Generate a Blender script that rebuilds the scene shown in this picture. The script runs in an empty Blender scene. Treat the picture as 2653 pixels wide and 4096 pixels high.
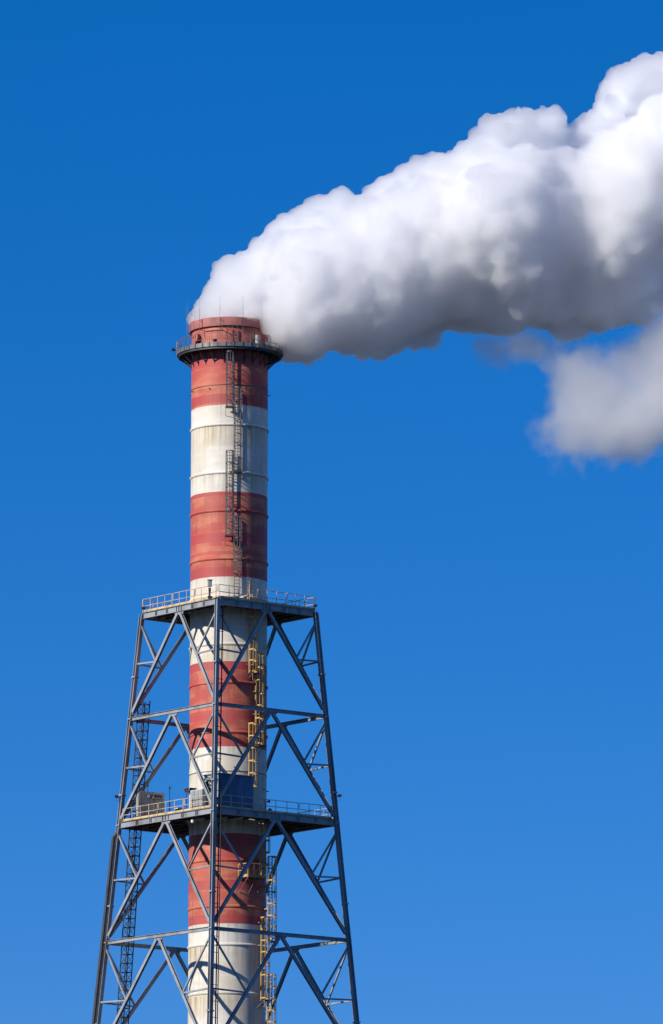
import bpy, bmesh, math, random
import numpy as np
from mathutils import Matrix, Vector
from math import sin, cos, pi, radians, sqrt, atan2, hypot

S = bpy.context.scene
COL = S.collection
random.seed(7)

# ------------------------------------------------------------------ camera
cam = bpy.data.objects.new('camera', bpy.data.cameras.new('camera'))
COL.objects.link(cam)
S.camera = cam
cam.data.sensor_fit = 'VERTICAL'
cam.data.sensor_height = 36.0
cam.data.lens = 228.5
cam.data.clip_start = 1.0
cam.data.clip_end = 40000.0
YAW, PITCH, ROLL = radians(0.917), radians(10.1), radians(0.1)
fwd = Vector((sin(YAW) * cos(PITCH), cos(YAW) * cos(PITCH), sin(PITCH)))
rgt = Vector((cos(YAW), -sin(YAW), 0))
upv = rgt.cross(fwd)
rgt, upv = rgt * cos(ROLL) + upv * sin(ROLL), upv * cos(ROLL) - rgt * sin(ROLL)
m = Matrix.Identity(4)
for i in range(3):
    m[i][0], m[i][1], m[i][2] = rgt[i], upv[i], -fwd[i]
m.translation = (0, -600.0, 1.7)
cam.matrix_world = m

# ------------------------------------------------------------------ sky
SUN_AZ, SUN_EL = radians(-54.5), radians(27.5)      # from behind the camera, to its left
sun_dir = Vector((sin(SUN_AZ) * cos(SUN_EL), -cos(SUN_AZ) * cos(SUN_EL), sin(SUN_EL)))
world = bpy.data.worlds.new('World')
S.world = world
world.use_nodes = True
nt = world.node_tree
bg = nt.nodes['Background']
sky = nt.nodes.new('ShaderNodeTexSky')
sky.sky_type = 'NISHITA'
sky.sun_disc = False
sky.sun_elevation = SUN_EL
sky.sun_rotation = atan2(sun_dir.x, sun_dir.y)
sky.altitude = 3000
sky.air_density = 1.0
sky.dust_density = 0.0
sky.ozone_density = 10.0
gam = nt.nodes.new('ShaderNodeGamma'); gam.inputs[1].default_value = 0.7
mul = nt.nodes.new('ShaderNodeMix'); mul.data_type = 'RGBA'; mul.blend_type = 'MULTIPLY'
mul.inputs[0].default_value = 1.0
mul.inputs[7].default_value = (1.0, 0.895, 1.0, 1)
hsv = nt.nodes.new('ShaderNodeHueSaturation')
hsv.inputs['Saturation'].default_value = 1.315
hsv.inputs['Value'].default_value = 1.80
nt.links.new(sky.outputs[0], gam.inputs[0])
nt.links.new(gam.outputs[0], mul.inputs[6])
nt.links.new(mul.outputs[2], hsv.inputs['Color'])
nt.links.new(hsv.outputs[0], bg.inputs[0])
bg.inputs[1].default_value = 0.10

# ------------------------------------------------------------------ sun, exposure
sl = bpy.data.lights.new('sun', 'SUN')
sl.energy = 5.0
sl.angle = radians(0.53)
sl.color = (1.0, 0.925, 0.81)
sun = bpy.data.objects.new('sun', sl)
COL.objects.link(sun)
sun.location = (-200, -200, 300)
sun.rotation_euler = (-sun_dir).to_track_quat('-Z', 'Y').to_euler()
S.view_settings.view_transform = 'Standard'
S.view_settings.look = 'None'
S.view_settings.exposure = 0.0
S.view_settings.gamma = 1.0
S.view_settings.use_curve_mapping = False
S.render.engine = 'CYCLES'
cy = S.cycles
cy.max_bounces = 96
cy.diffuse_bounces = 3
cy.glossy_bounces = 2
cy.transmission_bounces = 2
cy.volume_bounces = 96
cy.transparent_max_bounces = 24
cy.use_denoising = True
cy.caustics_reflective = False
cy.caustics_refractive = False

# ------------------------------------------------------------------ helpers
WM = {}                                              # world matrix of every parent made here


class MB:
    """collects geometry in world coordinates"""
    def __init__(self):
        self.v, self.f = [], []

    def add(self, vs, fs):
        o = len(self.v)
        self.v += [tuple(p) for p in vs]
        self.f += [tuple(i + o for i in f) for f in fs]
        return self

    def box(self, c, ex, ey, ez):
        c, ex, ey, ez = Vector(c), Vector(ex), Vector(ey), Vector(ez)
        vs = [c + a * ex + b * ey + d * ez for a in (-1, 1) for b in (-1, 1) for d in (-1, 1)]
        return self.add(vs, [(0, 1, 3, 2), (4, 6, 7, 5), (0, 4, 5, 1), (2, 3, 7, 6), (0, 2, 6, 4), (1, 5, 7, 3)])

    def bar(self, p0, p1, w, h, up=(0, 0, 1)):
        p0, p1 = Vector(p0), Vector(p1)
        a = p1 - p0
        n = Vector(up)
        n = n - a * (n.dot(a) / a.length_squared)
        n.normalize()
        b = a.normalized().cross(n)
        return self.box((p0 + p1) / 2, a / 2, b * (w / 2), n * (h / 2))

    def ibeam(self, p0, p1, nrm, w, h, tf=0.03, tw=0.025):
        p0, p1 = Vector(p0), Vector(p1)
        a = (p1 - p0).normalized()
        n = Vector(nrm)
        n = (n - a * n.dot(a)).normalized()
        b = a.cross(n)
        W, H, T = w / 2, h / 2, tw / 2
        pr = [(-W, H), (W, H), (W, H - tf), (T, H - tf), (T, -H + tf), (W, -H + tf), (W, -H), (-W, -H),
              (-W, -H + tf), (-T, -H + tf), (-T, H - tf), (-W, H - tf)]
        vs = [p + b * x + n * y for p in (p0, p1) for x, y in pr]
        k = 12
        fs = [(i, (i + 1) % k, k + (i + 1) % k, k + i) for i in range(k)]
        for o in (0, k):
            fs += [(o, o + 1, o + 2, o + 11), (o + 2, o + 3, o + 10, o + 11), (o + 3, o + 4, o + 9, o + 10),
                   (o + 4, o + 5, o + 8, o + 9), (o + 5, o + 6, o + 7, o + 8)]
        return self.add(vs, fs)

    def tube(self, pts, r, n=6, closed=False, caps=True):
        pts = [Vector(p) for p in pts]
        N = len(pts)
        rings = []
        ref = None
        for i, p in enumerate(pts):
            if closed:
                t = pts[(i + 1) % N] - pts[i - 1]
            else:
                t = pts[min(i + 1, N - 1)] - pts[max(i - 1, 0)]
            t.normalize()
            if ref is None:
                ref = Vector((0, 0, 1)) if abs(t.z) < 0.9 else Vector((1, 0, 0))
            u = ref - t * ref.dot(t)
            if u.length < 1e-4:
                u = t.orthogonal()
            u.normalize()
            ref = u
            w = t.cross(u)
            rings.append([p + (u * cos(2 * pi * k / n) + w * sin(2 * pi * k / n)) * r for k in range(n)])
        vs = [q for g in rings for q in g]
        fs = []
        for i in range(N if closed else N - 1):
            j = (i + 1) % N
            for k in range(n):
                l = (k + 1) % n
                fs.append((i * n + k, i * n + l, j * n + l, j * n + k))
        if caps and not closed:
            fs.append(tuple(range(n - 1, -1, -1)))
            fs.append(tuple((N - 1) * n + k for k in range(n)))
        return self.add(vs, fs)

    def lathe(self, prof, n=96, c=(0, 0, 0), closed=False, a0=0.0, a1=2 * pi):
        full = abs(a1 - a0 - 2 * pi) < 1e-6
        M = n if full else n + 1
        vs, fs = [], []
        for i in range(M):
            a = a0 + (a1 - a0) * i / n
            for r, z in prof:
                vs.append((c[0] + r * sin(a), c[1] - r * cos(a), c[2] + z))
        P = len(prof)
        for i in range(n):
            j = (i + 1) % M
            for k in range(P if closed else P - 1):
                l = (k + 1) % P
                fs.append((i * P + k, j * P + k, j * P + l, i * P + l))
        return self.add(vs, fs)

    def disc(self, c, nrm, r, h, n=20):
        c, nz = Vector(c), Vector(nrm).normalized()
        return self.tube([c - nz * h / 2, c + nz * h / 2], r, n)


def empty(name, loc=(0, 0, 0), rz=0.0):
    o = bpy.data.objects.new(name, None)
    COL.objects.link(o)
    o.location = loc
    o.rotation_euler = (0, 0, rz)
    o.empty_display_size = 0.3
    WM[o] = Matrix.Translation(loc) @ Matrix.Rotation(rz, 4, 'Z')
    return o


def obj(name, mb, mat, parent=None, smooth=False, local=False, origin=None):
    """one mesh object; geometry given in world space unless local"""
    me = bpy.data.meshes.new(name)
    vs = mb.v
    if parent is not None and not local:
        inv = WM[parent].inverted()
        vs = [tuple(inv @ Vector(p)) for p in vs]
    org = None
    if parent is None:
        org = Vector(origin) if origin is not None else Vector((sum(v[0] for v in vs) / len(vs), sum(v[1] for v in vs) / len(vs), min(v[2] for v in vs)))
        vs = [tuple(Vector(p) - org) for p in vs]
    me.from_pydata(vs, [], mb.f)
    bm = bmesh.new(); bm.from_mesh(me)
    bmesh.ops.recalc_face_normals(bm, faces=bm.faces)
    bm.to_mesh(me); bm.free()
    if mat is not None:
        me.materials.append(mat)
    if smooth:
        me.polygons.foreach_set('use_smooth', [True] * len(me.polygons))
        try:
            me.set_sharp_from_angle(angle=radians(40))
        except Exception:
            pass
    o = bpy.data.objects.new(name, me)
    COL.objects.link(o)
    if parent is not None:
        o.parent = parent
        WM[o] = WM[parent].copy()
    else:
        o.location = org
        WM[o] = Matrix.Translation(org)
    return o


def piece(src, parent, loc=(0, 0, 0), rz=0.0):
    """another piece that shares src's mesh"""
    o = src.copy()
    COL.objects.link(o)
    o.parent = parent
    o.location = loc
    o.rotation_euler = (0, 0, rz)
    return o


def tag(o, label=None, cat=None, group=None, kind=None):
    if label: o['label'] = label
    if cat: o['category'] = cat
    if group: o['group'] = group
    if kind: o['kind'] = kind
    return o


# ------------------------------------------------------------------ materials
def new_mat(name):
    mt = bpy.data.materials.new(name)
    mt.use_nodes = True
    t = mt.node_tree
    return mt, t, t.nodes['Principled BSDF']


def N(t, kind, **kw):
    n = t.nodes.new(kind)
    for k, v in kw.items():
        setattr(n, k, v)
    return n


def math_node(t, op, a=None, b=None, clamp=False):
    n = N(t, 'ShaderNodeMath', operation=op)
    n.use_clamp = clamp
    for i, x in enumerate((a, b)):
        if x is None:
            continue
        if isinstance(x, (int, float)):
            n.inputs[i].default_value = x
        else:
            t.links.new(x, n.inputs[i])
    return n.outputs[0]


def mix_col(t, fac, a, b):
    n = N(t, 'ShaderNodeMix', data_type='RGBA')
    if isinstance(fac, (int, float)):
        n.inputs[0].default_value = fac
    else:
        t.links.new(fac, n.inputs[0])
    for i, x in ((6, a), (7, b)):
        if isinstance(x, tuple):
            n.inputs[i].default_value = (*x, 1)
        else:
            t.links.new(x, n.inputs[i])
    return n.outputs[2]


def noise(t, vec, scale, detail=3, rough=0.55):
    n = N(t, 'ShaderNodeTexNoise')
    n.inputs['Scale'].default_value = scale
    n.inputs['Detail'].default_value = detail
    n.inputs['Roughness'].default_value = rough
    t.links.new(vec, n.inputs['Vector'])
    return n.outputs['Fac']


def mapped(t, src, scale):
    n = N(t, 'ShaderNodeMapping')
    n.inputs['Scale'].default_value = scale
    t.links.new(src, n.inputs['Vector'])
    return n.outputs[0]


def ramp(t, fac, lo, hi):
    n = N(t, 'ShaderNodeMapRange')
    n.inputs['From Min'].default_value = lo
    n.inputs['From Max'].default_value = hi
    n.interpolation_type = 'SMOOTHSTEP'
    t.links.new(fac, n.inputs['Value'])
    return n.outputs['Result']


def plain(name, col, rough=0.6, metal=0.0, var=0.25, scale=1.5, dirt=None):
    mt, t, b = new_mat(name)
    g = N(t, 'ShaderNodeNewGeometry')
    f = noise(t, mapped(t, g.outputs['Position'], (scale, scale, scale * 0.35)), 1.0, 4, 0.6)
    d = dirt or tuple(c * (1 - var) * 0.75 for c in col)
    c = mix_col(t, ramp(t, f, 0.42, 0.75), tuple(min(1, x * (1 + var * 0.25)) for x in col), d)
    t.links.new(c, b.inputs['Base Color'])
    b.inputs['Roughness'].default_value = rough
    b.inputs['Metallic'].default_value = metal
    return mt


def shaft_paint(name, main, alt, deep, stain, stain_amt, repaint, grime):
    """weathered paint: repainted bands and patches, rain streaks, drip stains below every stiffening ring"""
    mt, t, b = new_mat(name)
    g = N(t, 'ShaderNodeNewGeometry')
    pos = g.outputs['Position']
    sep = N(t, 'ShaderNodeSeparateXYZ')
    t.links.new(pos, sep.inputs[0])
    z = sep.outputs['Z']
    ang = math_node(t, 'ARCTAN2', sep.outputs['X'], sep.outputs['Y'])
    cyl = N(t, 'ShaderNodeCombineXYZ')
    t.links.new(math_node(t, 'MULTIPLY', math_node(t, 'SINE', ang), 3.6), cyl.inputs[0])
    t.links.new(math_node(t, 'MULTIPLY', math_node(t, 'COSINE', ang), 3.6), cyl.inputs[1])
    t.links.new(z, cyl.inputs[2])
    cv = cyl.outputs[0]
    # repaint lifts: broad bands in z, and rectangular patches
    zz = N(t, 'ShaderNodeCombineXYZ')
    t.links.new(math_node(t, 'MULTIPLY', z, 0.55), zz.inputs[2])
    band = ramp(t, noise(t, zz.outputs[0], 1.0, 1.0), 0.55, 0.58)
    soft = ramp(t, noise(t, mapped(t, cv, (0.35, 0.35, 0.9)), 1.0, 3), 0.40, 0.60)
    br = N(t, 'ShaderNodeTexVoronoi', feature='F1', distance='CHEBYCHEV')
    br.inputs['Scale'].default_value = 0.5
    t.links.new(mapped(t, cv, (1.0, 1.0, 0.8)), br.inputs['Vector'])
    patch = ramp(t, br.outputs['Color'], 0.62, 0.64)
    c = mix_col(t, soft, main, alt)
    edge = noise(t, mapped(t, cv, (1.2, 1.2, 0.3)), 1.0, 3)
    zw = math_node(t, 'ADD', z, math_node(t, 'MULTIPLY', math_node(t, 'SUBTRACT', edge, 0.5), 0.14))
    hist = N(t, 'ShaderNodeValToRGB')
    hist.color_ramp.interpolation = 'CONSTANT'
    el = hist.color_ramp.elements
    el[0].position = 0.0; el[0].color = (0, 0, 0, 1)
    el[1].position = 0.999; el[1].color = (0, 0, 0, 1)
    for za, zb, amt in repaint:
        e = el.new((za - 55) / 75); e.color = (amt, amt, amt, 1)
        e = el.new((zb - 55) / 75); e.color = (0, 0, 0, 1)
    t.links.new(math_node(t, 'DIVIDE', math_node(t, 'SUBTRACT', zw, 55.0), 75.0), hist.inputs[0])
    c = mix_col(t, math_node(t, 'MULTIPLY', band, 0.25), c, deep)
    c = mix_col(t, hist.outputs[0], c, deep)
    c = mix_col(t, math_node(t, 'MULTIPLY', patch, 0.55), c, deep)
    # rain streaks
    st = noise(t, mapped(t, cv, (2.6, 2.6, 0.10)), 1.0, 5, 0.7)
    streak = ramp(t, st, 0.46, 0.70)
    area = ramp(t, noise(t, mapped(t, cv, (0.3, 0.3, 0.25)), 1.0, 3), 0.38, 0.62)
    c = mix_col(t, math_node(t, 'MULTIPLY', math_node(t, 'MULTIPLY', streak, area), 0.85), c, grime)
    c = mix_col(t, math_node(t, 'MULTIPLY', area, 0.08), c, grime)
    big = ramp(t, noise(t, mapped(t, cv, (0.25, 0.25, 0.12)), 1.0, 2), 0.42, 0.65)
    amts = []
    for z0 in (116.20, 111.64):
        dd = math_node(t, 'FLOORED_MODULO', math_node(t, 'SUBTRACT', z0, z), 8.15)
        amts.append(math_node(t, 'SUBTRACT', 1.0, ramp(t, dd, 0.0, 3.0)))
    drip = math_node(t, 'MAXIMUM', amts[0], amts[1])
    st2 = ramp(t, noise(t, mapped(t, cv, (3.0, 3.0, 0.08)), 1.0, 5, 0.7), 0.40, 0.62)
    drip = math_node(t, 'MULTIPLY', math_node(t, 'MULTIPLY', drip, st2), math_node(t, 'ADD', math_node(t, 'MULTIPLY', big, 0.75), 0.5))
    c = mix_col(t, math_node(t, 'MULTIPLY', drip, stain_amt), c, stain)
    grit = ramp(t, noise(t, cv, 9.0, 3), 0.55, 0.8)
    c = mix_col(t, math_node(t, 'MULTIPLY', grit, 0.18), c, stain)
    t.links.new(c, b.inputs['Base Color'])
    b.inputs['Roughness'].default_value = 0.62
    # faint weld lines between the plate courses and gentle dents
    sv = math_node(t, 'ABSOLUTE', math_node(t, 'SUBTRACT', math_node(t, 'FRACT', math_node(t, 'MULTIPLY', math_node(t, 'SUBTRACT', z, 0.3), 1 / 2.04)), 0.5))
    weld = ramp(t, sv, 0.485, 0.5)
    hh = math_node(t, 'ADD', math_node(t, 'MULTIPLY', weld, 0.02), math_node(t, 'MULTIPLY', noise(t, cv, 0.9, 3), 0.05))
    bmp = N(t, 'ShaderNodeBump')
    bmp.inputs['Strength'].default_value = 0.35
    bmp.inputs['Distance'].default_value = 1.0
    t.links.new(hh, bmp.inputs['Height'])
    t.links.new(bmp.outputs[0], b.inputs['Normal'])
    return mt


M_RED = shaft_paint('weathered_red_paint', (0.51, 0.098, 0.066), (0.59, 0.190, 0.112), (0.46, 0.060, 0.064), (0.27, 0.060, 0.035), 0.55,
                    ((69.2, 70.0, .8), (72.5, 73.3, .9), (76.6, 77.9, .7), (85.7, 86.5, .9), (88.2, 89.0, .75), (92.9, 94.1, .85), (101.6, 102.6, .9), (103.7, 104.2, .6), (104.9, 105.8, .9), (109.2, 110.0, .8), (118.0, 119.1, .85), (121.6, 123.6, .8)), (0.30, 0.11, 0.085))
M_WHITE = shaft_paint('weathered_white_paint', (0.77, 0.74, 0.675), (0.70, 0.66, 0.59), (0.63, 0.56, 0.42), (0.40, 0.30, 0.135), 1.0,
                      ((113.9, 116.2, .45), (97.0, 98.3, .4), (64.5, 65.6, .3)), (0.47, 0.44, 0.38))
M_STEEL = plain('blue_grey_steel_paint', (0.285, 0.31, 0.335), 0.5, 0.0, 0.35, 0.7, (0.17, 0.165, 0.16))
M_DARK = plain('dark_steel', (0.060, 0.064, 0.07), 0.55, 0.2, 0.3, 1.5)
M_GALV = plain('galvanised_steel', (0.30, 0.31, 0.31), 0.42, 0.5, 0.3, 2.5)
M_GREYLAD = plain('grey_ladder_steel', (0.145, 0.14, 0.14), 0.5, 0.2, 0.3, 2.0)
M_YELLOW = plain('faded_yellow_paint', (0.60, 0.375, 0.13), 0.55, 0.0, 0.25, 2.0)
M_RAIL = plain('pale_rail_paint', (0.60, 0.47, 0.34), 0.5, 0.0, 0.3, 2.0)
M_TOE = plain('toe_board_paint', (0.64, 0.46, 0.22), 0.6, 0.0, 0.25, 1.5)
M_DECK = plain('deck_grating', (0.10, 0.105, 0.11), 0.7, 0.2, 0.3, 2.0)
M_CABIN = plain('grey_box_and_lit_cabin', (0.36, 0.375, 0.385), 0.5, 0.0, 0.15, 1.2)
M_NAVY = plain('blue_cabin_shaded', (0.080, 0.150, 0.265), 0.5, 0.0, 0.15, 1.2)  # blue cabin with its shade put into the colour; sunlit end is grey
M_CABINET = plain('stained_grey_cabinet', (0.37, 0.36, 0.335), 0.55, 0.0, 0.4, 2.2)
M_LAMP = plain('black_lamp_housing', (0.022, 0.022, 0.025), 0.8, 0.0, 0.2, 3.0)
M_WHITEP = plain('white_plastic', (0.72, 0.72, 0.70), 0.4, 0.0, 0.1, 3.0)
M_FASCIA = plain('weathered_gallery_steel', (0.17, 0.18, 0.18), 0.5, 0.2, 0.45, 2.5)
M_COLLAR = plain('sooty_red_collar', (0.37, 0.130, 0.115), 0.7, 0.0, 0.45, 0.9, (0.15, 0.07, 0.068))
M_SOOT = plain('sooty_flue', (0.05, 0.045, 0.04), 0.9, 0.0, 0.3, 1.0)
M_PINK = plain('faded_red_fitting', (0.44, 0.13, 0.10), 0.6, 0.0, 0.2, 2.0)
M_GLASS = plain('lamp_glass', (0.10, 0.02, 0.02), 0.15, 0.0, 0.1, 3.0)


# ------------------------------------------------------------------ ground
def ground_mat():
    mt, t, b = new_mat('dry_ground')
    g = N(t, 'ShaderNodeNewGeometry')
    f = noise(t, g.outputs['Position'], 0.02, 6, 0.6)
    c = mix_col(t, ramp(t, f, 0.35, 0.65), (0.040, 0.048, 0.046), (0.058, 0.064, 0.068))
    f2 = noise(t, g.outputs['Position'], 0.6, 5, 0.7)
    c = mix_col(t, math_node(t, 'MULTIPLY', f2, 0.4), c, (0.030, 0.036, 0.038))
    t.links.new(c, b.inputs['Base Color'])
    b.inputs['Roughness'].default_value = 0.95
    return mt


gm = MB()
GX = [-15000, -4000, -1000, -250, 250, 1000, 4000, 15000]
vs = [(x, y, 0) for y in GX for x in GX]
gm.add(vs, [(j * 8 + i, j * 8 + i + 1, j * 8 + i + 9, j * 8 + i + 8) for j in range(7) for i in range(7)])
tag(obj('ground', gm, ground_mat(), origin=(0, 0, 0)), 'open level ground round the foot of the chimney', kind='structure')

# ------------------------------------------------------------------ chimney
R = 3.6
RINGS = [116.23, 111.67, 108.08, 103.54, 99.98, 95.49, 91.88, 87.24, 79.03, 75.30, 71.02, 67.48, 63.0, 59.0, 54.5, 50.9]
SEAMS = [120.02, 83.57]
BANDS = [(125.58, 118.1, 'r'), (118.1, 109.86, 'w'), (109.86, 101.81, 'r'), (101.81, 93.86, 'w'), (93.86, 85.87, 'r'),
         (85.87, 77.79, 'w'), (77.79, 69.41, 'r'), (69.41, 59.4, 'w'), (59.4, 51.2, 'r'), (51.2, 43.0, 'w'), (43.0, 0.0, 'g')]
ch = empty('chimney')
tag(ch, 'tall round chimney painted in red and white bands, smoking at the top', 'chimney')


def at(az, r, z):
    return Vector((r * sin(az), -r * cos(az), z))


M_CONC = plain('grey_base_paint', (0.42, 0.41, 0.39), 0.7, 0.0, 0.25, 0.4)
for zt, zb, c in BANDS:
    o = obj('shaft_section', MB().lathe([(R, zb), (R, zt)], 128), {'r': M_RED, 'w': M_WHITE, 'g': M_CONC}[c], ch, True)
    if zt > 60:
        o['label'] = 'weathered red painted shaft section' if c == 'r' else 'stained white painted shaft section'
for z in RINGS:
    c = [b[2] for b in BANDS if b[1] <= z < b[0]][0]
    pr = [(R - 0.02, -0.13), (R + 0.06, -0.12), (R + 0.115, -0.04), (R + 0.12, 0.03), (R + 0.09, 0.08), (R + 0.03, 0.14), (R - 0.02, 0.17)]
    obj('stiffening_ring', MB().lathe(pr, 128, (0, 0, z)), M_RED if c == 'r' else M_WHITE, ch, True)
for z in SEAMS:
    obj('flange_joint', MB().lathe([(R - .01, -.035), (R + .035, -.03), (R + .035, .03), (R - .01, .035)], 128, (0, 0, z)), M_DARK, ch)
# collar round the mouth and the flue inside it
RC = 3.83
obj('rim_collar', MB().lathe([(R - .05, 125.60), (RC, 125.63), (RC + .012, 125.70), (RC + .012, 126.38), (RC - .02, 126.46), (R - .30, 126.46), (R - .34, 126.30), (R - .34, 125.60)], 128, closed=True), M_COLLAR, ch, True)
obj('flue_liner', MB().lathe([(R - .34, 125.59), (R - .34, 110.0)], 96), M_SOOT, ch, True)
for k in range(12):
    a = radians(-12.9 + 30 * k)
    obj('collar_seam', MB().box(at(a, RC + .018, 126.03), Vector((cos(a), sin(a), 0)) * .022, Vector((sin(a), -cos(a), 0)) * .014, (0, 0, .39)), M_DARK, ch)
# round inspection hatch under the rim
a = radians(-55.6)
n = Vector((sin(a), -cos(a), 0)); tt = Vector((cos(a), sin(a), 0))
c0 = at(a, R, 124.78)
h = obj('inspection_hatch', MB().disc(c0 + n * .17, n, .40, .40, 28).disc(c0 + n * .40, n, .53, .06, 28), M_PINK, ch, True)
h['label'] = 'round faded hatch cover standing off the shaft below the rim'
for s in (-.17, .17):
    obj('handle', MB().box(c0 + n * .47 + tt * s, tt * .03, n * .04, (0, 0, .10)), M_DARK, h)
# lifting lugs
for z, azs in ((119.72, (-67, -31, 24, 44, -92, 92)), (82.15, (-66, -31, 66, 90, -92)), (83.95, (9,))):
    for d in azs:
        a = radians(d)
        obj('lifting_lug', MB().tube([at(a, R - .02, z), at(a, R + .24, z)], .045, 8), M_DARK, ch)
# small pipe run under the collar
pts = [at(radians(d), R + .07, 125.25) for d in range(-40, -8, 4)]
obj('pipe', MB().tube(pts, .05, 8), M_PINK, ch, True)
pts = [at(radians(d), R + .10, 124.02) for d in range(-36, 40, 4)]
obj('pipe', MB().tube(pts, .09, 8), M_PINK, ch, True)

# ------------------------------------------------------------------ support tower
PHI = radians(7.2)
LEV = [98.78, 89.04, 79.06, 68.10, 56.2, 43.2, 29.0, 13.5]


def half(z):
    return 18.213 - 0.1015 * z


def corner(i, z, inset=0.0):
    d = half(z) - inset
    a = -PHI + i * pi / 2
    return Vector((d * sin(a), -d * cos(a), z))


FN = [Vector((sin(-PHI + (i + .5) * pi / 2), -cos(-PHI + (i + .5) * pi / 2), 0)) for i in range(4)]
tw = empty('support_tower')
tag(tw, 'blue grey four legged steel tower with triangular bracing round the chimney', 'tower')
for i in range(4):
    lg = obj('leg', MB().ibeam(corner(i, 0), corner(i, 98.95), FN[i if i != 3 else 2] if i != 0 else FN[0], .38, .40, .055, .04), M_STEEL, tw)
    for z in LEV + [93.0, 81.9, 71.5, 60.5]:
        up = (corner(i, z + 1) - corner(i, z)).normalized()
        n = FN[0]
        b = up.cross(n).normalized()
        if z in LEV[1:]:
            obj('splice_collar', MB().box(corner(i, z), up * .05, n * .235, b * .225), M_STEEL, lg)
        elif z not in LEV:
            obj('flange_joint', MB().box(corner(i, z), up * .07, n * .27, b * .26), M_STEEL, lg)
for L in range(len(LEV)):
    z0 = LEV[L]
    z1 = LEV[L + 1] if L + 1 < len(LEV) else 0.0
    for i in range(4):
        j = (i + 1) % 4
        n = FN[i]
        A, B = corner(i, z0), corner(j, z0)
        e = (B - A).normalized()
        mid = (A + B) / 2
        if L not in (0, 2):
            obj('girt', MB().ibeam(A + e * .26, B - e * .26, (0, 0, 1), .26, .34, .03, .03), M_STEEL, tw)
        hb = .30 if L in (0, 2) else .17
        drop = Vector((0, 0, -hb - .26))
        # gusset at the apex
        C0, C1 = corner(i, z1 + .25), corner(j, z1 + .25)
        dl = (C0 - mid).normalized(); dr = (C1 - mid).normalized()
        gp = MB()
        q = [mid + e * -.72 + Vector((0, 0, -hb)), mid + e * .72 + Vector((0, 0, -hb)), mid + e * .45 + drop * 1.15, mid + e * .15 + drop * 1.02, mid - e * .15 + drop * 1.02, mid - e * .45 + drop * 1.15]
        gp.add([p + n * s for s in (.03, -.03) for p in q], [(0, 1, 2, 3, 4, 5), (11, 10, 9, 8, 7, 6)] + [(k, (k + 1) % 6, 6 + (k + 1) % 6, 6 + k) for k in range(6)])
        obj('gusset_plate', gp, M_STEEL, tw)
        for foot, sgn, cidx, dd in ((C0, -1, i, dl), (C1, 1, j, dr)):
            top = mid + e * (.22 * sgn) + drop * .8
            bot = foot - dd * .45
            obj('diagonal_brace', MB().ibeam(top, bot, n, .28, .27, .035, .03), M_STEEL, tw)
            # foot gusset
            f1 = bot - dd * .25
            obj('gusset_plate', MB().bar(f1, foot + Vector((0, 0, .1)), .30, .05, n), M_STEEL, tw)
            # secondary bracing
            fr = .465
            Mp = top + (bot - top) * (fr + .02)
            zs = Mp.z + .12
            Ls = corner(cidx, zs)
            dirv = (Mp - Ls).normalized()
            obj('strut', MB().bar(Ls + dirv * .2, Mp - dirv * .12 - n * .02, .16, .15), M_STEEL, tw)
            Lt = corner(cidx, z0 - (.75 if L in (0, 2) else .45))
            dv = (Mp - Lt).normalized()
            obj('sub_diagonal', MB().bar(Lt + dv * .22, Mp - dv * .14 + n * .02, .15, .15, n), M_STEEL, tw)


# ------------------------------------------------------------------ square platforms
def rail_loop(p0, p1, zt, zm, rr, mat_r=.035):
    """one rail panel: top and middle rail joined by rounded ends"""
    p0, p1 = Vector(p0), Vector(p1)
    e = (p1 - p0).normalized()
    L = (p1 - p0).length
    pts = []
    for cx, cz, a0 in ((L - rr, zt - rr, 90), (L - rr, zm + rr, 0), (rr, zm + rr, -90), (rr, zt - rr, -180)):
        for k in range(4):
            a = radians(a0 - k * 30)
            pts.append(p0 + e * (cx + rr * cos(a)) + Vector((0, 0, cz + rr * sin(a) - p0.z)))
    return MB().tube(pts, mat_r, 6, closed=True)


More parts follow.
